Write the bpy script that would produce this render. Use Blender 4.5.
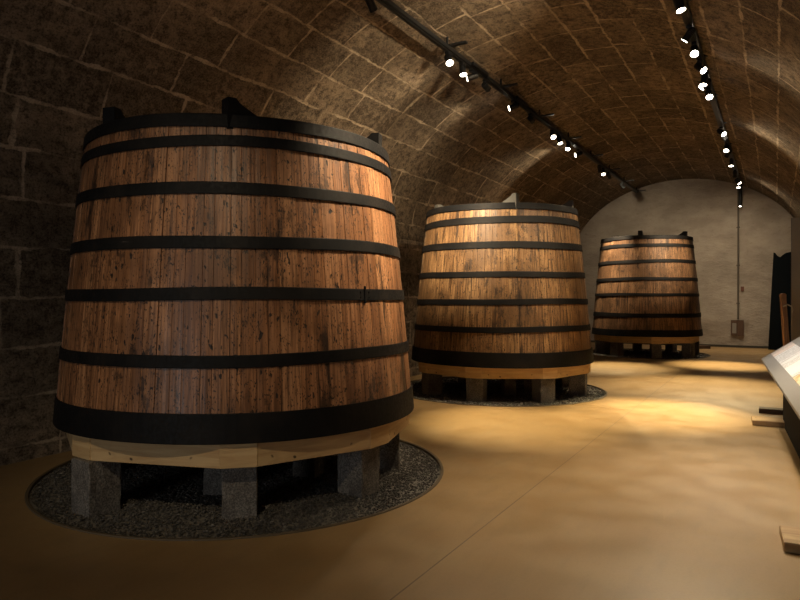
import bpy, bmesh, math, random
from mathutils import Vector, Matrix
random.seed(7)
S = bpy.context.scene
COL = S.collection
PI = math.pi
for o in list(bpy.data.objects): bpy.data.objects.remove(o)

# ------------------------------------------------------------------ camera, world, exposure
YAW = math.radians(30.4)
cam = bpy.data.cameras.new('camera'); camo = bpy.data.objects.new('camera', cam); COL.objects.link(camo)
cam.sensor_width = 36; cam.lens = 28.8; cam.clip_start = 0.05
camo.location = (0, 0, 1.6); camo.rotation_euler = (math.radians(90 - 0.27), 0, YAW)
S.camera = camo
S.view_settings.view_transform = 'Standard'; S.view_settings.look = 'None'
S.view_settings.exposure = 0.0; S.view_settings.gamma = 1.0; S.view_settings.use_curve_mapping = False
W = bpy.data.worlds.new('world'); S.world = W; W.use_nodes = True
W.node_tree.nodes['Background'].inputs[0].default_value = (1.0, .75, .5, 1)
W.node_tree.nodes['Background'].inputs[1].default_value = 0.0

def world_xy(cx, cz):       # a place given as metres right of / in front of the viewpoint
    return (math.cos(YAW)*cx - math.sin(YAW)*cz, math.sin(YAW)*cx + math.cos(YAW)*cz)
def azdir(deg):             # compass for the vats: 0 faces the viewpoint, + turns to the right
    a = math.radians(deg); return Vector((*world_xy(math.sin(a), -math.cos(a)), 0))

# dim cool fill added at the near end wall, unseen, to lift the shadows
A = bpy.data.lights.new('near_end_fill', 'AREA'); A.shape = 'RECTANGLE'; A.size = 2.6; A.size_y = 2.6; A.energy = 75; A.color = (.93, .97, 1.0)
ao = bpy.data.objects.new('near_end_fill', A); COL.objects.link(ao); ao.location = (-2.7, -5.9, 1.5); ao.rotation_euler = (math.radians(90), 0, 0)

# ------------------------------------------------------------------ track lamps (aimed spots)
LX, RX = -4.03, -0.95       # the two lighting tracks, metres across
LZ, RZ = 5.10, 5.03
WARM = (1.0, .80, .53)
WHITE = (1.0, .91, .78)
GOLD = (1.0, .79, .44)
LP = 1.0                    # master power
# (track, y, target xyz, power, cone deg, blend, state)
LAMPS = [
 # left track, near to far
 ('L', 8.24, (-1.4, 5.6, 0), 200, 56, 1, 'on'),
 ('L', 8.72, (-2.9, 7.7, 0), 2600, 34, 1, 'on'),
 ('L', 9.07, (-6.0, 8.0, 4.3), 55, 60, 1, 'on'),
 ('L', 9.60, (-4.1, 13.0, 4.4), 0, 50, 1, 'off'),
 ('L', 10.87, (-6.0, 9.7, 4.2), 60, 60, 1, 'on'),
 ('L', 11.8, (-4.1, 15.0, 4.4), 0, 50, 1, 'off'),
 ('L', 13.18, (-1.3, 9.2, 0), 1700, 26, 1, 'on'),
 ('L', 13.67, (-2.4, 12.6, 0), 500, 40, 1, 'on'),
 ('L', 14.34, (-3.9, 11.8, 1), 150, 60, .8, 'on'),
 ('L', 15.23, (-6.0, 13.8, 4.1), 80, 70, 1, 'on'),
 ('L', 17.3, (-3.8, 18.2, 2.6), 2600, 36, 1, 'on'),
 ('L', 17.74, (-3.1, 15.1, 0), 3200, 30, 1, 'on'),
 ('L', 18.4, (-3.6, 22.9, 2.6), 240, 90, 1, 'on'),
 ('L', 20.25, (-.6, 21.6, 0), 200, 50, 1, 'on'),
 # right track
 ('R', 7.86, (.15, 7.4, 1.0), 480, 64, .8, 'on'),
 ('R', 8.84, (-4.1, 9.1, .9), 1000, 40, 1, 'on'),
 ('R', 9.45, (-.4, 5.2, 0), 950, 52, 1, 'on'),
 ('R', 10.2, (.88, 9.0, 2.8), 90, 90, 1, 'on'),
 ('R', 10.8, (-1.5, 9.4, 0), 3700, 36, 1, 'on'),
 ('R', 11.0, (-4.0, 10.3, 1.4), 460, 44, .9, 'on'),
 ('R', 11.6, (.05, 8.3, .95), 420, 36, 1, 'on'),
 ('R', 14.4, (.88, 13.0, 2.9), 110, 100, 1, 'on'),
 ('R', 16.0, (-1.1, 12.4, 0), 3300, 42, 1, 'on'),
 ('R', 16.6, (-3.2, 18.9, 1.6), 1500, 36, 1, 'on'),
 ('R', 17.8, (-1.1, 16.7, 0), 3600, 32, 1, 'on'),
 ('R', 19.45, (-1.2, 22.9, 1.6), 230, 100, 1, 'on'),
 ('R', 20.8, (.88, 20.0, 2.8), 60, 110, 1, 'on'),
 ('R', 21.4, (-1.0, 20.6, 0), 330, 90, 1, 'on'),
 # beside and behind the viewpoint
 ('R', -0.8, (-3.9, 3.6, 1.1), 320, 34, 1, 'on'),
 ('L', -0.4, (-4.4, 3.6, .6), 45, 60, 1, 'on'),
 ('R', 4.9, (-4.1, 4.9, 1.5), 2300, 46, 1, 'on'),
 ('R', 6.6, (-5.8, 8.9, 4.5), 700, 62, 1, 'on'),
 ('R', 6.1, (-.9, 5.4, 0), 300, 62, 1, 'on'),
 ('L', 6.2, (-4.3, 9.6, 2.5), 2700, 38, 1, 'on'),
 ('R', 5.5, (.88, 5.6, 4.0), 60, 120, 1, 'on'),
]

# ------------------------------------------------------------------ node helpers
class NT:
    def __init__(s, name):
        s.m = bpy.data.materials.new(name); s.m.use_nodes = True; s.t = s.m.node_tree
        s.b = s.t.nodes['Principled BSDF']
    def n(s, typ, **kw):
        nd = s.t.nodes.new(typ)
        for k, v in kw.items():
            if k.startswith('i_'):
                key = k[2:]; key = int(key) if key.isdigit() else key.replace('_', ' ')
                s.put(nd.inputs[key], v)
            else: setattr(nd, k, v)
        return nd
    def put(s, sock, v):
        if isinstance(v, bpy.types.NodeSocket): s.t.links.new(v, sock)
        elif isinstance(v, bpy.types.Node): s.t.links.new(v.outputs[0], sock)
        else: sock.default_value = v
    def math(s, op, a, b=0.0, c=None, clamp=False):
        nd = s.n('ShaderNodeMath', operation=op, use_clamp=clamp); s.put(nd.inputs[0], a); s.put(nd.inputs[1], b)
        if c is not None: s.put(nd.inputs[2], c)
        return nd.outputs[0]
    def rng(s, v, a, b, c=0.0, d=1.0, smooth=True):
        nd = s.n('ShaderNodeMapRange', interpolation_type='SMOOTHSTEP' if smooth else 'LINEAR')
        for i, x in enumerate((v, a, b, c, d)): s.put(nd.inputs[i], x)
        return nd.outputs[0]
    def mix(s, f, a, b, mode='MIX'):
        nd = s.n('ShaderNodeMix', data_type='RGBA', blend_type=mode)
        s.put(nd.inputs[0], f); s.put(nd.inputs[6], rgba(a)); s.put(nd.inputs[7], rgba(b)); return nd.outputs[2]
    def comb(s, x, y, z=0.0):
        nd = s.n('ShaderNodeCombineXYZ'); s.put(nd.inputs[0], x); s.put(nd.inputs[1], y); s.put(nd.inputs[2], z); return nd.outputs[0]
    def sep(s, v):
        nd = s.n('ShaderNodeSeparateXYZ'); s.put(nd.inputs[0], v); return nd.outputs
    def noise(s, vec, scale, detail=3, rough=.55, dist=0):
        nd = s.n('ShaderNodeTexNoise'); s.put(nd.inputs['Vector'], vec)
        nd.inputs['Scale'].default_value = scale; nd.inputs['Detail'].default_value = detail
        nd.inputs['Roughness'].default_value = rough; nd.inputs['Distortion'].default_value = dist
        return nd.outputs[0]
    def white(s, vec):
        nd = s.n('ShaderNodeTexWhiteNoise', noise_dimensions='3D'); s.put(nd.inputs['Vector'], vec); return nd.outputs[0]
    def vmul(s, v, m):
        nd = s.n('ShaderNodeVectorMath', operation='MULTIPLY'); s.put(nd.inputs[0], v); s.put(nd.inputs[1], m); return nd.outputs[0]
    def uv(s): return s.n('ShaderNodeTexCoord').outputs['UV']
    def obj(s): return s.n('ShaderNodeTexCoord').outputs['Object']
    def pos(s): return s.n('ShaderNodeNewGeometry').outputs['Position']
    def ramp(s, f, stops):
        nd = s.n('ShaderNodeValToRGB'); s.put(nd.inputs[0], f); e = nd.color_ramp.elements
        while len(e) < len(stops): e.new(.5)
        for el, (p, c) in zip(e, stops): el.position = p; el.color = rgba(c)
        return nd.outputs[0]
    def out(s, color=None, rough=.8, bump=None, bd=.01, bs=1.0, metal=0.0, spec=None):
        if color is not None: s.put(s.b.inputs['Base Color'], rgba(color))
        s.put(s.b.inputs['Roughness'], rough); s.b.inputs['Metallic'].default_value = metal
        if spec is not None: s.b.inputs['Specular IOR Level'].default_value = spec
        if bump is not None:
            nd = s.n('ShaderNodeBump'); s.put(nd.inputs['Height'], bump)
            nd.inputs['Distance'].default_value = bd; nd.inputs['Strength'].default_value = bs
            s.t.links.new(nd.outputs[0], s.b.inputs['Normal'])
        return s.m
def rgba(c):
    if isinstance(c, (tuple, list)) and len(c) == 3: return (*c, 1)
    return c

def plain(name, c, rough=.6, metal=0.0, var=.15, scale=12, spec=None):
    t = NT(name); f = t.noise(t.obj(), scale, 4)
    col = t.mix(f, tuple(x*(1-var) for x in c), tuple(min(1, x*(1+var)) for x in c))
    return t.out(col, rough, f, .002, .5, metal, spec)

# ------------------------------------------------------------------ materials
def mat_stone(name, mortar_w=.0065, base=.9):
    t = NT(name); uv = t.uv()
    wob = t.noise(uv, 1.3, 2); wob2 = t.noise(uv, 8, 5, .65)
    x, y, _ = t.sep(uv)
    v = t.math('ADD', y, t.math('MULTIPLY', t.math('SUBTRACT', wob, .5), .09))
    v = t.math('ADD', v, t.math('MULTIPLY', t.math('SUBTRACT', wob2, .5), .06))
    H = .48
    vr = t.math('DIVIDE', t.math('SUBTRACT', v, .16), H)
    row = t.math('FLOOR', vr); fv = t.math('SUBTRACT', vr, row)
    r1 = t.white(t.comb(row, 3.1, 0)); r2 = t.white(t.comb(row, 9.7, 1))
    Wd = t.math('ADD', .80, t.math('MULTIPLY', r2, .45))
    slow = t.noise(t.comb(t.math('MULTIPLY', x, .45), t.math('MULTIPLY', row, 5.3)), 1, 0)
    uu = t.math('ADD', t.math('ADD', x, t.math('MULTIPLY', slow, 1.5)), t.math('MULTIPLY', r1, 7))
    uu = t.math('ADD', uu, t.math('MULTIPLY', t.math('SUBTRACT', wob2, .5), .05))
    ur = t.math('DIVIDE', uu, Wd); cell = t.math('FLOOR', ur); fu = t.math('SUBTRACT', ur, cell)
    du = t.math('MULTIPLY', t.math('MINIMUM', fu, t.math('SUBTRACT', 1, fu)), Wd)
    dv = t.math('MULTIPLY', t.math('MINIMUM', fv, t.math('SUBTRACT', 1, fv)), H)
    d = t.math('MINIMUM', du, dv)
    jn = t.noise(uv, 2.2, 4, .6)
    w = t.math('MULTIPLY', t.rng(jn, .38, .68, .25, 3.0), mortar_w)
    mort = t.rng(d, w, t.math('ADD', w, .010), 1, 0)
    blk = t.white(t.comb(cell, row, 2)); blk2 = t.white(t.comb(cell, row, 5))
    big = t.noise(uv, .7, 4, .6); mid = t.noise(uv, 5, 6, .7); fine = t.noise(uv, 45, 5, .75)
    c = t.ramp(blk, [(0, (.13, .100, .070)), (.3, (.22, .168, .115)), (.7, (.30, .228, .155)), (1, (.40, .305, .212))])
    m2 = t.noise(uv, 11, 6, .75)
    c = t.mix(t.rng(mid, .36, .62), t.mix(.78, c, (.036, .026, .017)), c)
    c = t.mix(t.rng(m2, .44, .62, 0, .65), c, (.40, .30, .20))
    c = t.mix(t.rng(m2, .48, .36, 0, .70), c, (.028, .020, .013))
    c = t.mix(t.rng(big, .42, .62, 0, .55), c, (.05, .036, .024))
    c = t.mix(t.rng(fine, .4, .75, 0, .45), c, (.36, .27, .18))
    c = t.mix(t.rng(fine, .5, .34, 0, .75), c, (.02, .014, .01))
    mc = t.mix(t.rng(jn, .35, .65), (.36, .28, .19), (.60, .475, .335))
    mc = t.mix(t.rng(fine, .35, .6, .4, 0), mc, (.10, .065, .04))
    c = t.mix(t.math('MULTIPLY', mort, t.math('MULTIPLY', t.rng(jn, .33, .52, .30, 1), t.rng(m2, .36, .5, .35, 1))), c, mc)
    h = t.math('ADD', t.math('MULTIPLY', t.rng(d, 0, .03), .12),
        t.math('ADD', t.math('MULTIPLY', fine, .28), t.math('MULTIPLY', mid, .75)))
    h = t.math('ADD', h, t.math('MULTIPLY', blk2, .5))
    return t.out(c, .88, t.math('ADD', h, t.math('MULTIPLY', m2, .4)), .035, 1.0, spec=.25)

def mat_floor():
    t = NT('ochre_concrete'); p = t.pos()
    a = t.noise(p, .5, 4, .6); b = t.noise(p, 3, 5, .6); st = t.noise(t.vmul(p, (9, 2.5, 1)), 1, 4, .6); g = t.noise(p, 60, 3)
    c = t.mix(t.rng(a, .25, .75), (.28, .172, .072), (.345, .222, .096))
    c = t.mix(t.rng(b, .35, .65, 0, .3), c, (.39, .265, .125))
    c = t.mix(t.rng(st, .45, .7, 0, .35), c, (.245, .165, .078))
    c = t.mix(t.rng(g, .4, .7, 0, .12), c, (.15, .09, .04))
    x, y, _ = t.sep(p)
    j = t.math('ABSOLUTE', t.math('ADD', x, 1.75))
    jm = t.rng(j, .003, .007, .75, 0)
    c = t.mix(jm, c, (.09, .05, .025))
    r = t.rng(b, .3, .7, .34, .50)
    return t.out(c, r, t.math('SUBTRACT', t.math('MULTIPLY', b, .3), t.math('MULTIPLY', jm, .7)), .003, .2, spec=.4)

def mat_endwall():
    t = NT('whitewashed_stone'); p = t.pos(); x, y, z = t.sep(p)
    q = t.comb(x, t.math('MULTIPLY', z, 1.7), 0)
    a = t.noise(q, 1.2, 5, .6); b = t.noise(q, 7, 6, .65); v = t.n('ShaderNodeTexVoronoi', feature='DISTANCE_TO_EDGE')
    t.put(v.inputs['Vector'], t.vmul(t.comb(t.math('ADD', x, t.math('MULTIPLY', b, .15)), t.math('MULTIPLY', t.math('ADD', z, t.math('MULTIPLY', b, .12)), 2.1), 0), (1.7, 1.7, 1)))
    e = t.rng(v.outputs[0], 0, .07, 0, 1)
    c = t.mix(t.rng(a, .3, .7), (.33, .285, .24), (.45, .395, .34))
    c = t.mix(t.rng(b, .55, .75, 0, .6), c, (.22, .18, .13))
    c = t.mix(t.math('MULTIPLY', t.math('SUBTRACT', 1, e), .12), c, (.2, .15, .10))
    h = t.math('ADD', t.math('MULTIPLY', e, .12), t.math('ADD', t.math('MULTIPLY', a, 2.0), t.math('MULTIPLY', b, 1.1)))
    return t.out(c, .9, h, .03, .9, spec=.2)

def mat_staves(name, cols, seed, dirt=1.0):
    t = NT(name); uv = t.uv(); u, v, _ = t.sep(uv)
    sid = t.n('ShaderNodeAttribute', attribute_name='stave').outputs['Fac']
    r1 = t.white(t.comb(sid, seed, 0)); r2 = t.white(t.comb(sid, seed, 4)); r3 = t.white(t.comb(sid, seed, 8))
    off = t.math('MULTIPLY', sid, 3.71)
    g = t.noise(t.comb(t.math('MULTIPLY', u, 70), t.math('ADD', t.math('MULTIPLY', v, 2.2), off), seed), 1, 4, .6, .4)
    g2 = t.noise(t.comb(t.math('MULTIPLY', u, 24), t.math('ADD', t.math('MULTIPLY', v, .9), off), seed+3), 1, 4, .6, .6)
    st = t.noise(t.comb(t.math('MULTIPLY', u, 6), t.math('MULTIPLY', v, 1.1), seed+7), 1, 5, .65)
    bl = t.noise(t.comb(u, v, seed+1), 1.4, 4, .6)
    bl2 = t.noise(t.comb(t.math('MULTIPLY', u, 9), t.math('MULTIPLY', v, 4), seed+11), 1, 6, .7)
    sp = t.noise(t.comb(t.math('MULTIPLY', u, 30), t.math('MULTIPLY', v, 14), seed+5), 1, 2, .5)
    sp2 = t.noise(t.comb(t.math('MULTIPLY', u, 85), t.math('MULTIPLY', v, 45), seed+9), 1, 2, .5)
    c = t.ramp(r1, [(0, cols[0]), (.25, cols[1]), (.75, cols[2]), (1, cols[3])])
    c = t.mix(.35, c, tuple((x+y)/2 for x, y in zip(cols[1], cols[2])))
    c = t.mix(t.rng(g2, .38, .66, 0, .7), c, tuple(x*.8 for x in cols[1]))
    c = t.mix(t.rng(g, .49-.02*dirt, .64-.03*dirt, 0, min(.95, .62*dirt)), c, tuple(x*.38 for x in cols[0]))
    c = t.mix(t.rng(g, .47, .33, 0, .45), c, cols[3])
    c = t.mix(t.rng(bl, .45, .62, 0, min(.9, .65*dirt)), c, tuple(x*.5 for x in cols[1]))
    c = t.mix(t.math('MULTIPLY', t.rng(bl2, .55, .62, 0, .75), t.rng(bl, .42, .56, .05, 1)), c, (.022, .013, .009))
    c = t.mix(t.math('MULTIPLY', t.rng(st, .54, .62, 0, .85), t.rng(r3, .85-.25*dirt, 1.0-.25*dirt)), c, (.020, .012, .009))
    c = t.mix(t.rng(sp, .655, .69, 0, .95), c, (.012, .008, .006))
    c = t.mix(t.math('MULTIPLY', t.rng(sp2, .585, .64, 0, .9), t.rng(bl2, .40, .52, .1, 1)), c, (.016, .010, .007))
    vo = t.n('ShaderNodeTexVoronoi'); t.put(vo.inputs['Vector'], t.comb(t.math('MULTIPLY', u, 4.6), t.math('MULTIPLY', v, 2.6), seed))
    vo.inputs['Randomness'].default_value = 1
    kr = t.white(vo.outputs['Position']) if 'Position' in vo.outputs else r2
    kn = t.rng(t.math('ADD', vo.outputs['Distance'], t.rng(kr, .3, 1, 0, .09)), .05, .085, .95, 0)
    c = t.mix(kn, c, (.012, .007, .005))
    r = t.rng(g2, .3, .7, .34, .52)
    h = t.math('SUBTRACT', t.math('MULTIPLY', g, .5), t.math('ADD', kn, t.rng(sp, .7, .745, 0, .6)))
    return t.out(c, r, h, .004, .8, spec=.4)

def mat_iron():
    t = NT('black_iron'); p = t.obj()
    a = t.noise(p, 3, 5, .6); b = t.noise(p, 40, 4, .7); s = t.noise(t.vmul(p, (3, 3, 60)), 1, 3, .7)
    c = t.mix(t.rng(a, .4, .7), (.005, .005, .0055), (.012, .010, .009))
    c = t.mix(t.rng(b, .62, .75, 0, .5), c, (.035, .022, .016))
    c = t.mix(t.math('MULTIPLY', t.rng(s, .66, .72), t.rng(a, .55, .7)), c, (.16, .14, .13))
    return t.out(c, t.rng(b, .3, .7, .5, .72), b, .0015, .6, spec=.16)

def mat_timber(name, cl, cd, axis=0, scale=1.0):
    t = NT(name); p = t.obj(); m = [16, 16, 16]; m[axis] = 1.2
    g = t.noise(t.vmul(p, tuple(k*scale for k in m)), 1, 5, .6, .8); b = t.noise(p, 2.5, 4); k = t.noise(p, 9, 2)
    c = t.mix(t.rng(g, .3, .7), cl, cd)
    c = t.mix(t.rng(b, .5, .72, 0, .5), c, tuple(x*.5 for x in cd))
    c = t.mix(t.rng(k, .70, .76, 0, .9), c, (.03, .018, .01))
    return t.out(c, .6, g, .003, .6, spec=.35)

def mat_granite(name='grey_granite', k=1.0):
    t = NT(name); p = t.obj(); a = t.noise(p, 4, 4); b = t.noise(p, 70, 4, .8); d = t.noise(p, 14, 5, .7)
    c = t.mix(t.rng(b, .35, .68), (.065*k, .058*k, .052*k), (.27*k, .245*k, .215*k))
    c = t.mix(t.rng(a, .45, .7, 0, .6), c, (.06, .05, .045))
    return t.out(c, .85, t.math('ADD', d, t.math('MULTIPLY', b, .4)), .012, .9, spec=.3)

def mat_gravel():
    t = NT('gravel_stones'); a = t.n('ShaderNodeAttribute', attribute_name='stave').outputs['Fac']
    w = t.white(t.comb(a, 1, 2)); w2 = t.white(t.comb(a, 5, 2))
    c = t.ramp(w, [(0, (.05, .045, .038)), (.5, (.078, .070, .060)), (.9, (.115, .104, .09)), (1, (.24, .22, .19))])
    return t.out(c, t.rng(w2, 0, 1, .45, .8), t.noise(t.pos(), 120, 3), .002, .5)

M = {}
M['stone'] = mat_stone('vault_stone')
M['floor'] = mat_floor()
M['endwall'] = mat_endwall()
M['iron'] = mat_iron()
M['staves1'] = mat_staves('red_brown_staves', [(.13, .056, .026), (.26, .114, .050), (.37, .172, .077), (.51, .262, .128)], 1.3)
M['staves2'] = mat_staves('golden_brown_staves', [(.13, .066, .030), (.26, .138, .060), (.38, .212, .094), (.50, .32, .15)], 7.9, 1.5)
M['staves3'] = mat_staves('weathered_brown_staves', [(.10, .050, .027), (.19, .100, .050), (.29, .16, .082), (.40, .25, .135)], 15.1, 1.4)
M['beam'] = mat_timber('pale_pine', (.60, .42, .21), (.44, .27, .12), 0)
M['foot'] = mat_timber('foot_timber', (.52, .36, .18), (.32, .19, .085), 0)
M['darkwood'] = mat_timber('dark_wood', (.10, .055, .03), (.045, .025, .015), 0)
M['postwood'] = mat_timber('orange_wood', (.42, .25, .14), (.24, .13, .07), 2)
M['lid'] = mat_timber('lid_boards', (.16, .09, .05), (.08, .045, .027), 1)
M['granite'] = mat_granite(); M['gravel'] = mat_gravel()
M['soil'] = plain('gravel_bed_soil', (.035, .031, .028), .95, var=.4, scale=60)
M['edging'] = plain('edging_concrete', (.11, .08, .045), .7)
M['black'] = plain('black_metal', (.012, .012, .013), .45, .3)
M['track'] = plain('track_metal', (.02, .021, .022), .4, .4)
M['greymetal'] = plain('grey_panel', (.25, .235, .215), .5, 0, .05)
M['plinth'] = plain('dark_plinth', (.008, .008, .009), .85, spec=.1)
M['partition'] = plain('partition_board', (.22, .205, .185), .75, 0, .1, 3)
M['board'] = plain('black_board', (.005, .007, .009), .8, spec=.05)
M['rust'] = plain('brown_box', (.10, .055, .035), .7)
M['red'] = plain('red_plastic', (.14, .055, .035), .5)
M['conduit'] = plain('conduit_grey', (.11, .09, .07), .6)
M['lugsteel'] = plain('weathered_steel', (.09, .085, .075), .55, .4)
M['wall_strip'] = plain('strip_dark', (.05, .045, .035), .8)
def mat_lens():
    t = NT('lamp_lens'); t.put(t.b.inputs['Emission Color'], (1, .88, .72, 1)); t.b.inputs['Emission Strength'].default_value = 22
    return t.out((.9, .9, .9), .3)
M['lens'] = mat_lens()
M['lensoff'] = plain('unlit_lens', (.10, .10, .11), .2)

def mat_page(name, bg, kind):
    t = NT(name); uv = t.uv(); x, y, _ = t.sep(uv)
    rowi = t.math('FLOOR', t.math('MULTIPLY', x, 26))
    on = t.rng(t.math('FRACT', t.math('MULTIPLY', x, 26)), .5, .58)
    wd = t.noise(t.comb(t.math('MULTIPLY', y, 70), t.math('MULTIPLY', rowi, 3.3)), 1, 1)
    blk = t.rng(t.white(t.comb(t.math('FLOOR', t.math('MULTIPLY', x, 3.1)), 2, 3)), .35, .36)
    txt = t.math('MULTIPLY', t.math('MULTIPLY', on, t.rng(wd, .36, .44)), blk)
    c = t.mix(t.math('MULTIPLY', txt, .55), bg, (.12, .10, .10))
    if kind == 'picture':
        n = t.noise(uv, 5, 4, .6, 1)
        c = t.ramp(n, [(0, (.25, .12, .05)), (.42, (.62, .40, .16)), (.52, (.80, .68, .45)), (1, (.85, .80, .70))])
    return t.out(c, .45)
M['page_pink'] = mat_page('pale_pink_card', (.78, .66, .60), 'text')
M['page_white'] = mat_page('white_card', (.84, .83, .82), 'text')
M['page_pic'] = mat_page('picture_card', (.8, .7, .5), 'picture')

# ------------------------------------------------------------------ mesh helpers
def link(name, me, m, parent=None, loc=None, rotz=0, smooth=False):
    if isinstance(me, bmesh.types.BMesh):
        bm = me; me = bpy.data.meshes.new(name); bm.to_mesh(me); bm.free()
    if m is not None and not me.materials: me.materials.append(m)
    if smooth:
        for p in me.polygons: p.use_smooth = True
    o = bpy.data.objects.new(name, me); COL.objects.link(o)
    if parent: o.parent = parent
    if loc: o.location = loc
    if rotz: o.rotation_euler = (0, 0, rotz)
    return o
def empty(name, loc, rotz=0):
    o = bpy.data.objects.new(name, None); o.empty_display_size = .1; COL.objects.link(o)
    o.location = loc; o.rotation_euler = (0, 0, rotz); return o
def tag(o, label, cat, group=None, kind=None):
    o['label'] = label; o['category'] = cat
    if group: o['group'] = group
    if kind: o['kind'] = kind
    return o
def struct(o): o['kind'] = 'structure'; return o
def box(bm, x0, x1, y0, y1, z0, z1, bev=0.0, rot=None):
    r = bmesh.ops.create_cube(bm, size=1); vs = r['verts']
    for v in vs:
        v.co = Vector((x0 if v.co.x < 0 else x1, y0 if v.co.y < 0 else y1, z0 if v.co.z < 0 else z1))
    if bev:
        es = list({e for v in vs for e in v.link_edges})
        bmesh.ops.bevel(bm, geom=es, offset=bev, segments=2, affect='EDGES', profile=.6)
    return bm
def nbox(*a, bev=0.0):
    bm = bmesh.new(); box(bm, *a, bev=bev); return bm
def cyl(bm, p, q, r, seg=14, r2=None, caps=True):
    p, q = Vector(p), Vector(q); d = q-p; L = d.length
    m = Matrix.Translation((p+q)/2) @ d.to_track_quat('Z', 'Y').to_matrix().to_4x4()
    bmesh.ops.create_cone(bm, cap_ends=caps, segments=seg, radius1=r, radius2=r if r2 is None else r2, depth=L, matrix=m)
    return bm
def prism(poly, y0, y1):     # poly in (x,z), extruded along y
    bm = bmesh.new()
    a = [bm.verts.new((x, y0, z)) for x, z in poly]; b = [bm.verts.new((x, y1, z)) for x, z in poly]
    bm.faces.new(a); bm.faces.new(b[::-1]); n = len(poly)
    for i in range(n): bm.faces.new((a[i], b[i], b[(i+1) % n], a[(i+1) % n]))
    bmesh.ops.recalc_face_normals(bm, faces=bm.faces); return bm

# ------------------------------------------------------------------ shell
VA, VB, VS, VX = 3.6, 2.74, 2.74, -2.72
Y0, Y1 = -6.0, 22.9
def shell():
    prof = [(VX-VA, 0.0, 0.0), (VX-VA, VS, VS)]; s = VS; px, pz = VX-VA, VS; n = 64; arc = []
    for i in range(1, n+1):
        a = PI - PI*i/n; x = VX+VA*math.cos(a); z = VS+VB*math.sin(a); s += math.hypot(x-px, z-pz); px, pz = x, z
        arc.append((x, z, s))
    vault = [(VX-VA, VS, VS)] + arc
    right = [vault[-1], (VX+VA, 0.0, s+VS)]
    def sheet(name, pr):
        bm = bmesh.new(); uvl = bm.loops.layers.uv.new('UVMap'); ny = 12
        g = [[bm.verts.new((x, Y0+(Y1+.12-Y0)*j/ny, z)) for (x, z, s_) in pr] for j in range(ny+1)]
        for j in range(ny):
            for i in range(len(pr)-1):
                f = bm.faces.new((g[j][i], g[j+1][i], g[j+1][i+1], g[j][i+1]))
                for l, (jj, ii) in zip(f.loops, ((j, i), (j+1, i), (j+1, i+1), (j, i+1))):
                    l[uvl].uv = (g[jj][ii].co.y + 20, pr[ii][2])
        bmesh.ops.recalc_face_normals(bm, faces=bm.faces)
        # face the hall
        c = Vector((VX, 8, 1.5)); f0 = bm.faces[0] if hasattr(bm.faces, 'ensure_lookup_table') and not bm.faces.ensure_lookup_table() else None
        if f0.normal.dot(c - f0.calc_center_median()) < 0: bmesh.ops.reverse_faces(bm, faces=bm.faces)
        o = link(name, bm, M['stone'], smooth=(name == 'ceiling'))
        md = o.modifiers.new('thickness', 'SOLIDIFY'); md.thickness = .35; md.offset = -1
        return struct(o)
    sheet('wall_left', prof); sheet('ceiling', vault); sheet('wall_right', right)
    struct(link('wall_far', nbox(VX-VA-.3, VX+VA+.3, Y1, Y1+.3, -.05, 5.9), M['endwall']))
    struct(link('wall_near', nbox(VX-VA-.3, VX+VA+.3, Y0-.3, Y0, -.05, 5.9), M['endwall']))
    struct(link('wall_strip_far', nbox(VX-VA, VX+VA, Y1-.03, Y1, 0, .07), M['wall_strip']))  # thin dark strip along the foot of the end wall
shell()

PADS = [((-1.417, 6.01), 1.81), ((1.70, 11.12), 1.80), ((6.93, 18.1), 1.66)]
PADW = [(world_xy(*c), r) for c, r in PADS]
def floor():
    bm = bmesh.new(); x0, x1, y0, y1 = VX-VA-.02, VX+VA+.02, Y0, Y1
    edges = []
    def loop(pts):
        vs = [bm.verts.new((x, y, 0)) for x, y in pts]
        for i in range(len(vs)): edges.append(bm.edges.new((vs[i], vs[(i+1) % len(vs)])))
    loop([(x0, y0), (x1, y0), (x1, y1), (x0, y1)])
    for (c, r) in PADW: loop([(c[0]+r*math.cos(2*PI*i/96), c[1]+r*math.sin(2*PI*i/96)) for i in range(96)])
    bmesh.ops.triangle_fill(bm, edges=edges, use_beauty=True, use_dissolve=False)
    kill = []
    for f in bm.faces:
        m = f.calc_center_median()
        for (c, r) in PADW:
            if math.hypot(m.x-c[0], m.y-c[1]) < r*.985 and all(math.hypot(v.co.x-c[0], v.co.y-c[1]) < r+.01 for v in f.verts): kill.append(f); break
    if kill: bmesh.ops.delete(bm, geom=kill, context='FACES')
    for f in bm.faces:
        if f.normal.z < 0: f.normal_flip()
    struct(link('floor', bm, M['floor']))
floor()

def add_attr(me, vals):
    at = me.attributes.new('stave', 'FLOAT', 'FACE'); at.data.foreach_set('value', vals)

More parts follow.
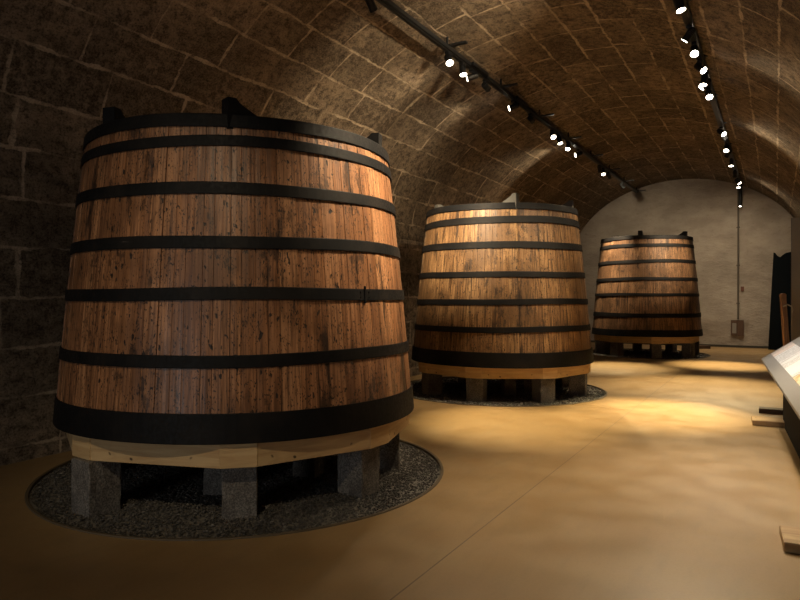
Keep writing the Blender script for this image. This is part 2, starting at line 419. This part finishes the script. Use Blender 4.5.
def gravel(c, r, n, which, size):
    # edging ring, flush with the floor
    bm = bmesh.new(); N = 96; rings = [(r-.014, -.06), (r-.014, .007), (r-.008, .010), (r+.010, .010), (r+.014, .001)]
    g = [[bm.verts.new((R*math.cos(2*PI*i/N), R*math.sin(2*PI*i/N), z)) for i in range(N)] for R, z in rings]
    for k in range(len(rings)-1):
        for i in range(N): bm.faces.new((g[k][i], g[k][(i+1) % N], g[k+1][(i+1) % N], g[k+1][i]))
    bmesh.ops.recalc_face_normals(bm, faces=bm.faces)
    struct(link('trim_%d' % which, bm, M['edging'], loc=(*c, 0)))
    rnd = random.Random(which)
    # one icosphere worth of data, repeated
    t = bmesh.new(); bmesh.ops.create_icosphere(t, subdivisions=1, radius=1); bv = [v.co.copy() for v in t.verts]; bf = [[v.index for v in f.verts] for f in t.faces]; t.free()
    V, F, A = [], [], []
    # bed disc
    V += [(0, 0, -.02)] + [((r-.01)*math.cos(2*PI*i/64), (r-.01)*math.sin(2*PI*i/64), -.02) for i in range(64)]
    for i in range(64): F.append((0, 1+i, 1+(i+1) % 64)); A.append(0.05)
    to_cam = Vector((-c[0], -c[1])).normalized()
    for k in range(n):
        while True:
            a = rnd.uniform(0, 2*PI); R = (r-.03)*math.sqrt(rnd.random()); x, y = R*math.cos(a), R*math.sin(a)
            if x*to_cam.x + y*to_cam.y > -.4*r or rnd.random() < .35: break
        s = size*rnd.uniform(.6, 1.35); q = Matrix.Rotation(rnd.uniform(0, 6.28), 3, 'Z') @ Matrix.Rotation(rnd.uniform(-.5, .5), 3, 'X')
        sc = (s*rnd.uniform(.9, 1.4), s*rnd.uniform(.8, 1.1), s*rnd.uniform(.5, .8)); b0 = len(V); z = -.012 + rnd.uniform(-.004, .012)
        for v in bv:
            w = q @ Vector((v.x*sc[0], v.y*sc[1], v.z*sc[2]))*rnd.uniform(.85, 1.12); V.append((x+w.x, y+w.y, z+w.z))
        for f in bf: F.append(tuple(b0+i for i in f))
        A += [k*.137+1]*len(bf)
    me = bpy.data.meshes.new('gravel_bed'); me.from_pydata(V, [], F); me.update(); add_attr(me, A)
    o = link('gravel_bed', me, M['gravel'], loc=(*c, 0)); o.visible_shadow = True
    return o
which_txt = ['round bed of dark grey gravel under the big near vat', 'round bed of dark grey gravel under the middle vat', 'round bed of dark grey gravel under the farthest vat']
for i, ((c, r), n, sz) in enumerate(zip(PADW, (24000, 8000, 3000), (.0086, .0135, .020))):
    tag(gravel(c, r, n, i+1, sz), which_txt[i], 'gravel', kind='stuff')

# ------------------------------------------------------------------ vats
def vat(name_txt, c, z0, z1, rb, rt, hoops, smat, lugs, seed, toplip=.0, nst=88, joint_az=(), lugmat='iron'):
    rnd = random.Random(seed); H = z1-z0
    rad = lambda z: rb+(rt-rb)*(z-z0)/H + .012*math.sin(PI*(z-z0)/H)
    root = empty('wooden_vat', (c[0], c[1], z0)); tag(root, name_txt, 'vat')
    # staves, one wall mesh with a groove between neighbours
    ws = [rnd.uniform(.6, 1.3) for _ in range(nst)]; tot = sum(ws); a0 = 0; V, F, A, UV = [], [], [], []
    levels = 10
    lid_z = z1-.14
    for k, w in enumerate(ws):
        a1 = a0+2*PI*w/tot; g = .0014; tip = rnd.uniform(-.012, .004); outk = rnd.uniform(-.0035, .0035)
        cols = [(a0, -.007), (a0+g, outk), ((a0+a1)/2, outk+.0015), (a1-g, outk), (a1, -.007)]
        b0 = len(V); zs = [z0+.0+(H+tip)*j/levels for j in range(levels+1)]
        for z in zs:
            for (a, dr) in cols: R = rad(z)+dr; V.append((R*math.cos(a), R*math.sin(a), z-z0))
        for j in range(levels):
            for i in range(4):
                F.append((b0+j*5+i, b0+j*5+i+1, b0+(j+1)*5+i+1, b0+(j+1)*5+i)); A.append(k+1)
                UV.append([(cols[ii][0]*rb, zs[jj]) for jj, ii in ((j, i), (j, i+1), (j+1, i+1), (j+1, i))])
        # top edge and inner face
        b1 = len(V)
        for z, dr in ((z1+tip-.0, -.055), (lid_z-.04, -.055)):
            for (a, _) in cols: R = rad(min(z, z1))+dr; V.append((R*math.cos(a), R*math.sin(a), z-z0))
        for i in range(4):
            F.append((b0+levels*5+i, b0+levels*5+i+1, b1+i+1, b1+i)); A.append(k+1); UV.append([(a0*rb, z1), (a1*rb, z1), (a1*rb, z1+.05), (a0*rb, z1+.05)])
            F.append((b1+i, b1+i+1, b1+5+i+1, b1+5+i)); A.append(k+1); UV.append([(a0*rb, z1), (a1*rb, z1), (a1*rb, z1-.2), (a0*rb, z1-.2)])
        a0 = a1
    me = bpy.data.meshes.new('stave_wall'); me.from_pydata(V, [], F); me.update(); add_attr(me, A)
    uvl = me.uv_layers.new(name='UVMap'); i = 0
    for uvs in UV:
        for q in uvs: uvl.data[i].uv = q; i += 1
    link('stave_wall', me, smat, root)
    bm = bmesh.new(); cyl(bm, (0, 0, lid_z-.05-z0), (0, 0, lid_z-z0), rad(lid_z)-.05, 64); link('lid', bm, M['lid'], root)
    bm = bmesh.new(); cyl(bm, (0, 0, .01), (0, 0, .06), rb-.05, 64); link('floor_board', bm, M['lid'], root)
    # hoops
    for hi, (zb, zt) in enumerate(hoops):
        bm = bmesh.new(); N = 120; th = .011; ph = rnd.uniform(0, 6); amp = .007 if hi else .003
        g = []
        for i in range(N):
            a = 2*PI*i/N; dz = amp*math.sin(a*2+ph)+amp*.5*math.sin(5*a+ph*2); row = []
            for z, o in ((zb, .001), (zb, th), (zb+.006, th+.002), (zt-.006, th+.002), (zt, th), (zt, .001)):
                R = rad(z)+o+.003; row.append(bm.verts.new((R*math.cos(a), R*math.sin(a), z+dz-z0)))
            g.append(row)
        for i in range(N):
            p, q = g[i], g[(i+1) % N]
            for k in range(6): bm.faces.new((p[k], q[k], q[(k+1) % 6], p[(k+1) % 6]))
        bmesh.ops.recalc_face_normals(bm, faces=bm.faces)
        h = link('hoop', bm, M['iron'], root, smooth=False)
        az = joint_az[hi % len(joint_az)] if joint_az else None
        if az is not None:
            d = azdir(az); zc = (zb+zt)/2; hh = (zt-zb)/2; R = rad(zc)+.012; tn = Vector((-d.y, d.x, 0))
            bm = bmesh.new(); box(bm, -.009, .009, -.002, .012, -hh-.022, hh+.022, bev=.003)
            for s in (-.05, .05):
                for zz in (-hh*.45, hh*.45): cyl(bm, (s, .0, zz), (s, .010, zz), .007, 8)
            rot = Matrix((tn, d, Vector((0, 0, 1)))).transposed().to_4x4(); bm.transform(Matrix.Translation(d*R+Vector((0, 0, zc-z0))) @ rot)
            link('hoop_clasp', bm, M['iron'], h)
    # iron lugs at the rim: an upright plate box with a gusset that slopes inwards
    for (az, ht, tw) in lugs:
        d = azdir(az); bm = prism([(.0, -.10), (.0, ht), (-.065, ht), (-.10, ht*.72), (-.26, .015), (-.26, -.10)], -.055, .055)
        tn = Vector((-d.y, d.x, 0)); rot = Matrix((d, tn, Vector((0, 0, 1)))).transposed().to_4x4()
        cyl(bm, (-.03, -.05, ht*.6), (-.03, .05, ht*.6), .012, 8)
        bm.transform(Matrix.Translation(d*(rt-.015)+Vector((0, 0, H))) @ rot @ Matrix.Rotation(math.radians(tw), 4, 'Z')); link('rim_lug', bm, M[lugmat], root)
    return root

def base_ring(txt, c, z0, z1, r, azs, blockw=.26, seg_mat='beam'):
    """timber ring: a short block above every pillar, a long beam between neighbours"""
    root = empty('timber_ring', (c[0], c[1], z0)); tag(root, txt, 'support'); n = len(azs); h = z1-z0-.002
    for i in range(n):
        d0, d1 = azdir(azs[i]), azdir(azs[(i+1) % n])
        t0 = Vector((-d0.y, d0.x, 0)); t1 = Vector((-d1.y, d1.x, 0))
        def bar(p, q, name, out=.0, hh=h):
            L = (q-p).length; mid = (p+q)/2; ax = (q-p).normalized(); nr = Vector((ax.y, -ax.x, 0))
            if nr.dot(mid) < 0: nr = -nr
            bm = nbox(-L/2, L/2, -.16, out, 0, hh, bev=.005); 
            if ax.cross(nr).z < 0: ax = -ax
            rot = Matrix((ax, nr, Vector((0, 0, 1)))).transposed().to_4x4()
            o = link(name, bm, M[seg_mat], root); o.matrix_local = Matrix.Translation(mid) @ rot
        w = blockw/2
        # ends of this block along the ring
        sgn = 1 if (azdir(azs[i]+1)-d0).dot(t0) > 0 else -1
        bar(d0*r - t0*w, d0*r + t0*w, 'beam_block', .006)
        bar(d0*r + t0*w*sgn, d1*r - t1*w*sgn, 'support_beam')
    return root

def pillar(c, az, r, h, w, label, group=None, rough=1, seed=0, foot=0):
    rnd = random.Random(seed); d = azdir(az)
    bm = bmesh.new(); box(bm, -w/2, w/2, -w/2, w/2, -.05, h, bev=.012)
    bmesh.ops.subdivide_edges(bm, edges=[e for e in bm.edges if e.calc_length() > .1], cuts=4, use_grid_fill=True)
    for v in bm.verts:
        if v.co.z < h-.01: v.co += Vector((rnd.uniform(-1, 1), rnd.uniform(-1, 1), 0))*.004
        if v.co.z < .06 and foot: v.co.x *= 1+foot; v.co.y *= 1+foot
    o = link('stone_pillar', bm, M['granite'], loc=(c[0]+d.x*r, c[1]+d.y*r, 0), rotz=math.atan2(d.y, d.x))
    return tag(o, label, 'pillar', group)

# near vat
C1 = world_xy(-1.455, 6.0)
vat('big near wooden vat with seven black iron hoops and reddish brown staves', C1, .585, 2.925, 1.570, 1.335,
    [(.575, .785), (1.106, 1.196), (1.572, 1.664), (1.953, 2.043), (2.345, 2.434), (2.688, 2.768), (2.835, 2.932)],
    M['staves1'], [(-37, .14, 20), (7.5, .13, -58), (76, .12, 0), (165, .12, 0)], 11, joint_az=(None, None, 52, None, None, None, None))
A1 = [-37, 12, 57, 97, 143, 188, 233, 278]
base_ring('octagonal pale timber ring under the big near vat', C1, .397, .583, 1.535, A1)
for az, r, lb in [(-35, 1.45, 'pale granite pillar at far left under the near vat'), (12, 1.27, 'front granite pillar under the near vat, below the beam block'),
                  (57, 1.33, 'granite pillar under the right front of the near vat'), (93, 1.32, 'rightmost granite pillar under the near vat, behind another')]:
    pillar(C1, az, r, .396, .25, lb, seed=int(az+90))
for az, r in ((-2, .72), (72, .66)):
    pillar(C1, az, r, .396, .22, {-2: 'inner granite pillar in shadow left of the front one, near vat', 72: 'inner granite pillar in shadow right of the front one, near vat'}[az], seed=az+50)
for az in (143, 188, 233, 278): pillar(C1, az, 1.3, .396, .24, 'granite pillar in the dark at the back of the near vat', 'back pillars of the near vat', seed=az)
for az, r in ((130, .7), (230, .7)): pillar(C1, az, r, .396, .22, 'granite pillar in the dark at the back of the near vat', 'back pillars of the near vat', seed=az)

# middle vat
C2 = world_xy(1.745, 11.1)
vat('middle wooden vat with golden staves and seven black iron hoops', C2, .535, 3.045, 1.530, 1.270,
    [(.530, .760), (1.057, 1.147), (1.479, 1.570), (1.905, 1.996), (2.35, 2.457), (2.737, 2.845), (2.955, 3.055)],
    M['staves2'], [(-66, .08, 0), (3, .15, 50), (60, .13, 10), (150, .12, 0)], 23, joint_az=(None, None, None, None, None, None, None), lugmat='lugsteel')
A2 = [-68, -25, 21, 66, 111, 156, 201, 246]
base_ring('octagonal pale timber ring under the middle vat', C2, .36, .533, 1.49, A2)
for az, lb in [(-68, 'leftmost granite pillar under the middle vat'), (-25, 'left front granite pillar under the middle vat'),
               (21, 'right front granite pillar under the middle vat'), (66, 'rightmost granite pillar under the middle vat')]:
    pillar(C2, az, 1.31, .358, .26, lb, seed=az+200)
pillar(C2, 5, .55, .358, .2, 'inner granite pillar under the middle vat, wider left one', seed=1)
pillar(C2, 85, .5, .358, .18, 'inner granite pillar under the middle vat, narrow right one', seed=2)
for az in (111, 156, 201, 246): pillar(C2, az, 1.3, .358, .24, 'granite pillar in the dark at the back of the middle vat', 'back pillars of the middle vat', seed=az)

# farthest vat
C3 = world_xy(6.95, 18.1)
vat('farthest wooden vat before the pale end wall', C3, .555, 3.23, 1.450, 1.20,
    [(.55, .73), (1.06, 1.17), (1.62, 1.70), (2.03, 2.12), (2.50, 2.59), (2.93, 3.02), (3.14, 3.24)],
    M['staves3'], [(-62, .05, 0), (-28, .14, 0), (38, .13, 0), (130, .1, 0)], 37, joint_az=(None, None, -30, None, None, None, None))
A3 = [-56, -10, 36, 80, 125, 170, 215, 260]
base_ring('octagonal timber ring under the farthest vat', C3, .375, .553, 1.38, A3)
for az, lb in [(-56, 'left granite pillar under the farthest vat'), (-10, 'middle granite pillar under the farthest vat'),
               (36, 'right granite pillar under the farthest vat'), (80, 'rightmost granite pillar under the farthest vat')]:
    pillar(C3, az, 1.27, .373, .25, lb, seed=az+400)
for az in (125, 170, 215, 260): pillar(C3, az, 1.25, .373, .24, 'granite pillar in the dark at the back of the farthest vat', 'back pillars of the farthest vat', seed=az)

# ------------------------------------------------------------------ lighting tracks and lamps
def track(x, z, y0, y1, txt, side):
    root = empty('lighting_track', (x, y0, z)); tag(root, txt, 'light track')
    bm = nbox(-.05, .05, 0, y1-y0, 0, .055, bev=.006); box(bm, -.022, .022, .02, y1-y0-.02, -.012, .004)
    link('rail', bm, M['track'], root)
    y = .9
    while y < y1-y0:
        bm = bmesh.new(); box(bm, min(0, side*.30), max(0, side*.30), y-.035, y+.035, .050, .075)
        vz = VS+VB*math.sqrt(1-((x-VX)/VA)**2)-z
        cyl(bm, (0, y, .05), (0, y, vz+.03), .018, 8)
        link('bracket', bm, M['track'], root); y += 2.05
    return root
tl = track(LX, LZ, -5, 22.6, 'black lighting track along the left side of the vault', 1)
tr = track(RX, RZ, -5, 22.6, 'black lighting track along the right side of the vault', 1)
for y in (9.2, 11.1): link('driver_box', nbox(.055, .10, y-.3+5, y+.3+5, .0, .05, bev=.008), M['black'], tl)

names = {}
NEAR = ['closest', 'second', 'third', 'fourth', 'fifth', 'sixth', 'seventh', 'eighth', 'ninth', 'tenth', 'eleventh', 'twelfth', 'thirteenth', 'fourteenth', 'fifteenth', 'sixteenth']
def lamp(side, y, tgt, power, cone, blend, state, label, group):
    x, z = (LX, LZ) if side == 'L' else (RX, RZ)
    piv = Vector((x, y, z-.112)); d = (Vector(tgt)-piv).normalized()
    root = empty('track_spotlight', tuple(piv)); tag(root, label, 'spotlight', group)
    q = d.to_track_quat('Z', 'Y').to_matrix().to_4x4()
    bm = bmesh.new(); cyl(bm, (0, 0, -.09), (0, 0, -.075), .036, 20, .044); cyl(bm, (0, 0, -.075), (0, 0, .06), .047, 20, .047)
    # hollow snout
    bmesh.ops.create_cone(bm, cap_ends=False, segments=20, radius1=.047, radius2=.053, depth=.03, matrix=Matrix.Translation((0, 0, .075)))
    for k in range(4): cyl(bm, (0, 0, -.070+k*.02), (0, 0, -.064+k*.02), .051, 20)
    bm.transform(q); link('housing', bm, M['black'], root)
    bm = bmesh.new(); cyl(bm, (0, 0, .078), (0, 0, .084), .050, 20); bm.transform(q)
    link('lens', bm, M['lens'] if state == 'on' else M['lensoff'], root)
    bm = bmesh.new(); box(bm, -.03, .03, -.07, .07, .062, .096, bev=.004); cyl(bm, (0, 0, 0), (0, 0, .08), .012, 10)
    link('track_adapter', bm, M['black'], root)
    if state == 'on' and power > 0:
        L = bpy.data.lights.new('spot_beam', 'SPOT'); L.energy = power*LP; L.spot_size = math.radians(cone); L.spot_blend = blend
        L.color = WHITE if tgt[0] in (.15, .05) else (GOLD if tgt[2] == 0 and y > 8.5 and power > 1200 else WARM); L.shadow_soft_size = .045
        lo = bpy.data.objects.new('spot_beam', L); COL.objects.link(lo); lo.parent = root
        lo.matrix_local = Matrix.Translation(d*.10) @ d.to_track_quat('-Z', 'Y').to_matrix().to_4x4()
cnt = {'L': 0, 'R': 0}
for (s, y, tgt, p, cone, bl, stt) in LAMPS:
    side = 'left' if s == 'L' else 'right'
    if (s, y) in (('R', -.8), ('L', -.4), ('R', 4.9), ('R', 6.6), ('R', 6.1), ('L', 6.2), ('R', 5.5)):
        lb = 'black track spotlight on the %s track, above or behind the viewpoint' % side; gr = 'spotlights of the %s track outside the view' % side
    else:
        i = cnt[s]; cnt[s] += 1; gr = 'spotlights on the %s track' % side
        lb = '%s %s spotlight on the %s ceiling track, counting from the near end' % (NEAR[i], 'lit' if stt == 'on' else 'unlit', side)
    lamp(s, y, tgt, p, cone, bl, stt, lb, gr)

# ------------------------------------------------------------------ end wall fittings
def endpt(x): return x
CX = -1.02
t = empty('cable_conduit', (CX, Y1, 0)); tag(t, 'thin grey conduit running down the pale end wall from the track', 'conduit')
bm = bmesh.new(); cyl(bm, (0, -.03, .90), (0, -.03, 5.05), .028, 10); link('pipe', bm, M['conduit'], t)
for z in (1.4, 2.6, 3.8): link('pipe_clip', nbox(-.05, .05, -.06, 0, z-.02, z+.02, bev=.004), M['conduit'], t)
t = empty('switch_box', (CX, Y1, .37)); tag(t, 'brown switch box at the foot of the conduit on the end wall', 'switch box')
bm = nbox(.0, .16, -.10, 0, 0, .50, bev=.008); link('housing', bm, M['rust'], t)
bm = nbox(-.20, -.005, -.08, 0, .02, .50, bev=.006); link('cabinet_frame', bm, M['rust'], t)
link('cover', nbox(-.16, -.045, -.088, -.078, .08, .40, bev=.004), M['greymetal'], t)
t = link('alarm_box', nbox(-.045, .045, -.05, 0, 0, .15, bev=.006), M['red'], loc=(CX+.12, Y1, 1.78)); tag(t, 'small red box on the end wall just right of the conduit', 'alarm box')
t = empty('hanging_spotlight', (RX, 22.45, RZ)); tag(t, 'black tube lamp hanging straight down at the far end of the right track', 'spotlight')
bm = bmesh.new(); cyl(bm, (0, 0, -.02), (0, 0, -.62), .05, 16); link('housing', bm, M['black'], t)
bm = bmesh.new(); cyl(bm, (0, 0, -.62), (0, 0, -.625), .035, 16); link('lens', bm, M['lens'], t)

# tall black board in front of the end wall, notched top
bm = prism([(-.19, 0), (-.055, 2.95), (-.01, 2.93), (.05, 2.84), (.12, 2.80), (.18, 2.86), (.26, 2.92), (.40, 2.95), (.74, 2.95), (.74, 0)], 22.42, 22.48)
t = link('notched_board', bm, M['board']); tag(t, 'tall black board with notched top edge standing before the end wall', 'board')
bm = nbox(.05, .32, -.3, .0, 0, .11, bev=.01)
t = link('timber_block', nbox(-.16, .16, -.12, .12, 0, .10, bev=.008), M['darkwood'], loc=(-1.92, 21.9, 0), rotz=.5); tag(t, 'dark timber block on the floor right of the farthest vat', 'timber block')

# tall partition behind the display table
t = empty('display_partition', (.2, 11.0, 0)); tag(t, 'tall grey partition panel standing behind the sloping display table', 'partition')
link('panel', nbox(0, .66, 0, .10, .03, 2.76, bev=.006), M['partition'], t)
link('edge_strip', nbox(-.004, .004, .02, .08, .03, 2.76), M['black'], t)
link('base_plate', nbox(-.0, .66, -.05, .15, 0, .03, bev=.004), M['black'], t)

# timber upright on its foot
t = empty('timber_stand', (.12, 10.2, 0)); tag(t, 'orange wooden upright with round top behind the display table', 'wooden post')
link('foot', nbox(-.315, .45, -.09, .09, 0, .065, bev=.006), M['darkwood'], t)  # dark wood puts the shade on this foot into its colour
bm = bmesh.new(); prof = []
box(bm, -.034, .034, -.028, .028, 0, 1.56, bev=.010)
cyl(bm, (0, -.028, 1.56), (0, .028, 1.56), .034, 20)
bm.transform(Matrix.Translation((.065, 0, .06)) @ Matrix.Rotation(-math.radians(3.6), 4, 'Y') @ Matrix.Rotation(math.radians(28), 4, 'Z'))
link('upright', bm, M['postwood'], t)
bm = bmesh.new(); P = [Vector((-.03, -.03, 1.47)), Vector((.02, -.05, 1.50)), Vector((.07, -.05, 1.47)), Vector((.09, -.04, 1.42)), Vector((.07, -.03, 1.39))]
for a, b in zip(P, P[1:]): cyl(bm, a, b, .008, 8)
link('hook', bm, M['greymetal'], t)

# ------------------------------------------------------------------ sloping display table (local x to the right, y towards the viewpoint is negative)
TH = math.radians(3.8)
t = empty('display_table', (.085, 9.32, 0), TH); tag(t, 'long sloping grey display table with printed cards at right', 'display table')
LEN = 6.0
sl = .70; zq = lambda q: .818+(q+.235)*sl
bm = prism([(0, .0), (.22, 0), (.22, zq(.22)-.036), (0, zq(0)-.036)], -LEN, 0); link('plinth', bm, M['plinth'], t)
bm = prism([(-.235, zq(-.235)), (.30, zq(.30)), (.30, zq(.30)-.03), (-.225, zq(-.225)-.035), (-.235, zq(-.235)-.025)], -LEN-.02, .04)
link('sloping_top', bm, M['greymetal'], t)
def card(y0, y1, q0, q1, m):
    bm = bmesh.new(); uvl = bm.loops.layers.uv.new('UVMap'); e = .004
    P = [(q0, y0), (q1, y0), (q1, y1), (q0, y1)]
    top = [bm.verts.new((q, y, zq(q)+e)) for q, y in P]; bot = [bm.verts.new((q, y, zq(q)+.0003)) for q, y in P]
    fs = [bm.faces.new(top), bm.faces.new(bot[::-1])]+[bm.faces.new((bot[i], bot[(i+1) % 4], top[(i+1) % 4], top[i])) for i in range(4)]
    for f in fs:
        for l in f.loops: l[uvl].uv = (l.vert.co.y, (l.vert.co.x)*1.2)
    return link('printed_card', bm, m, t)
card(-.55, -.06, -.135, .085, M['page_pink'])['label'] = 'pale pink printed card'
card(-1.38, -.57, -.135, .085, M['page_white'])['label'] = 'white printed card'
card(-2.72, -1.40, -.135, .085, M['page_white'])['label'] = 'white printed card'
card(-3.5, -2.74, -.135, .085, M['page_pic'])['label'] = 'ochre picture card'
card(-5.7, -3.52, -.135, .085, M['page_white'])['label'] = 'white printed card'
for y in (-4.47, -.04):
    link('timber_foot', nbox(-.345, .36, y-.17, y+.17, 0, .068, bev=.012), M['foot'], t)
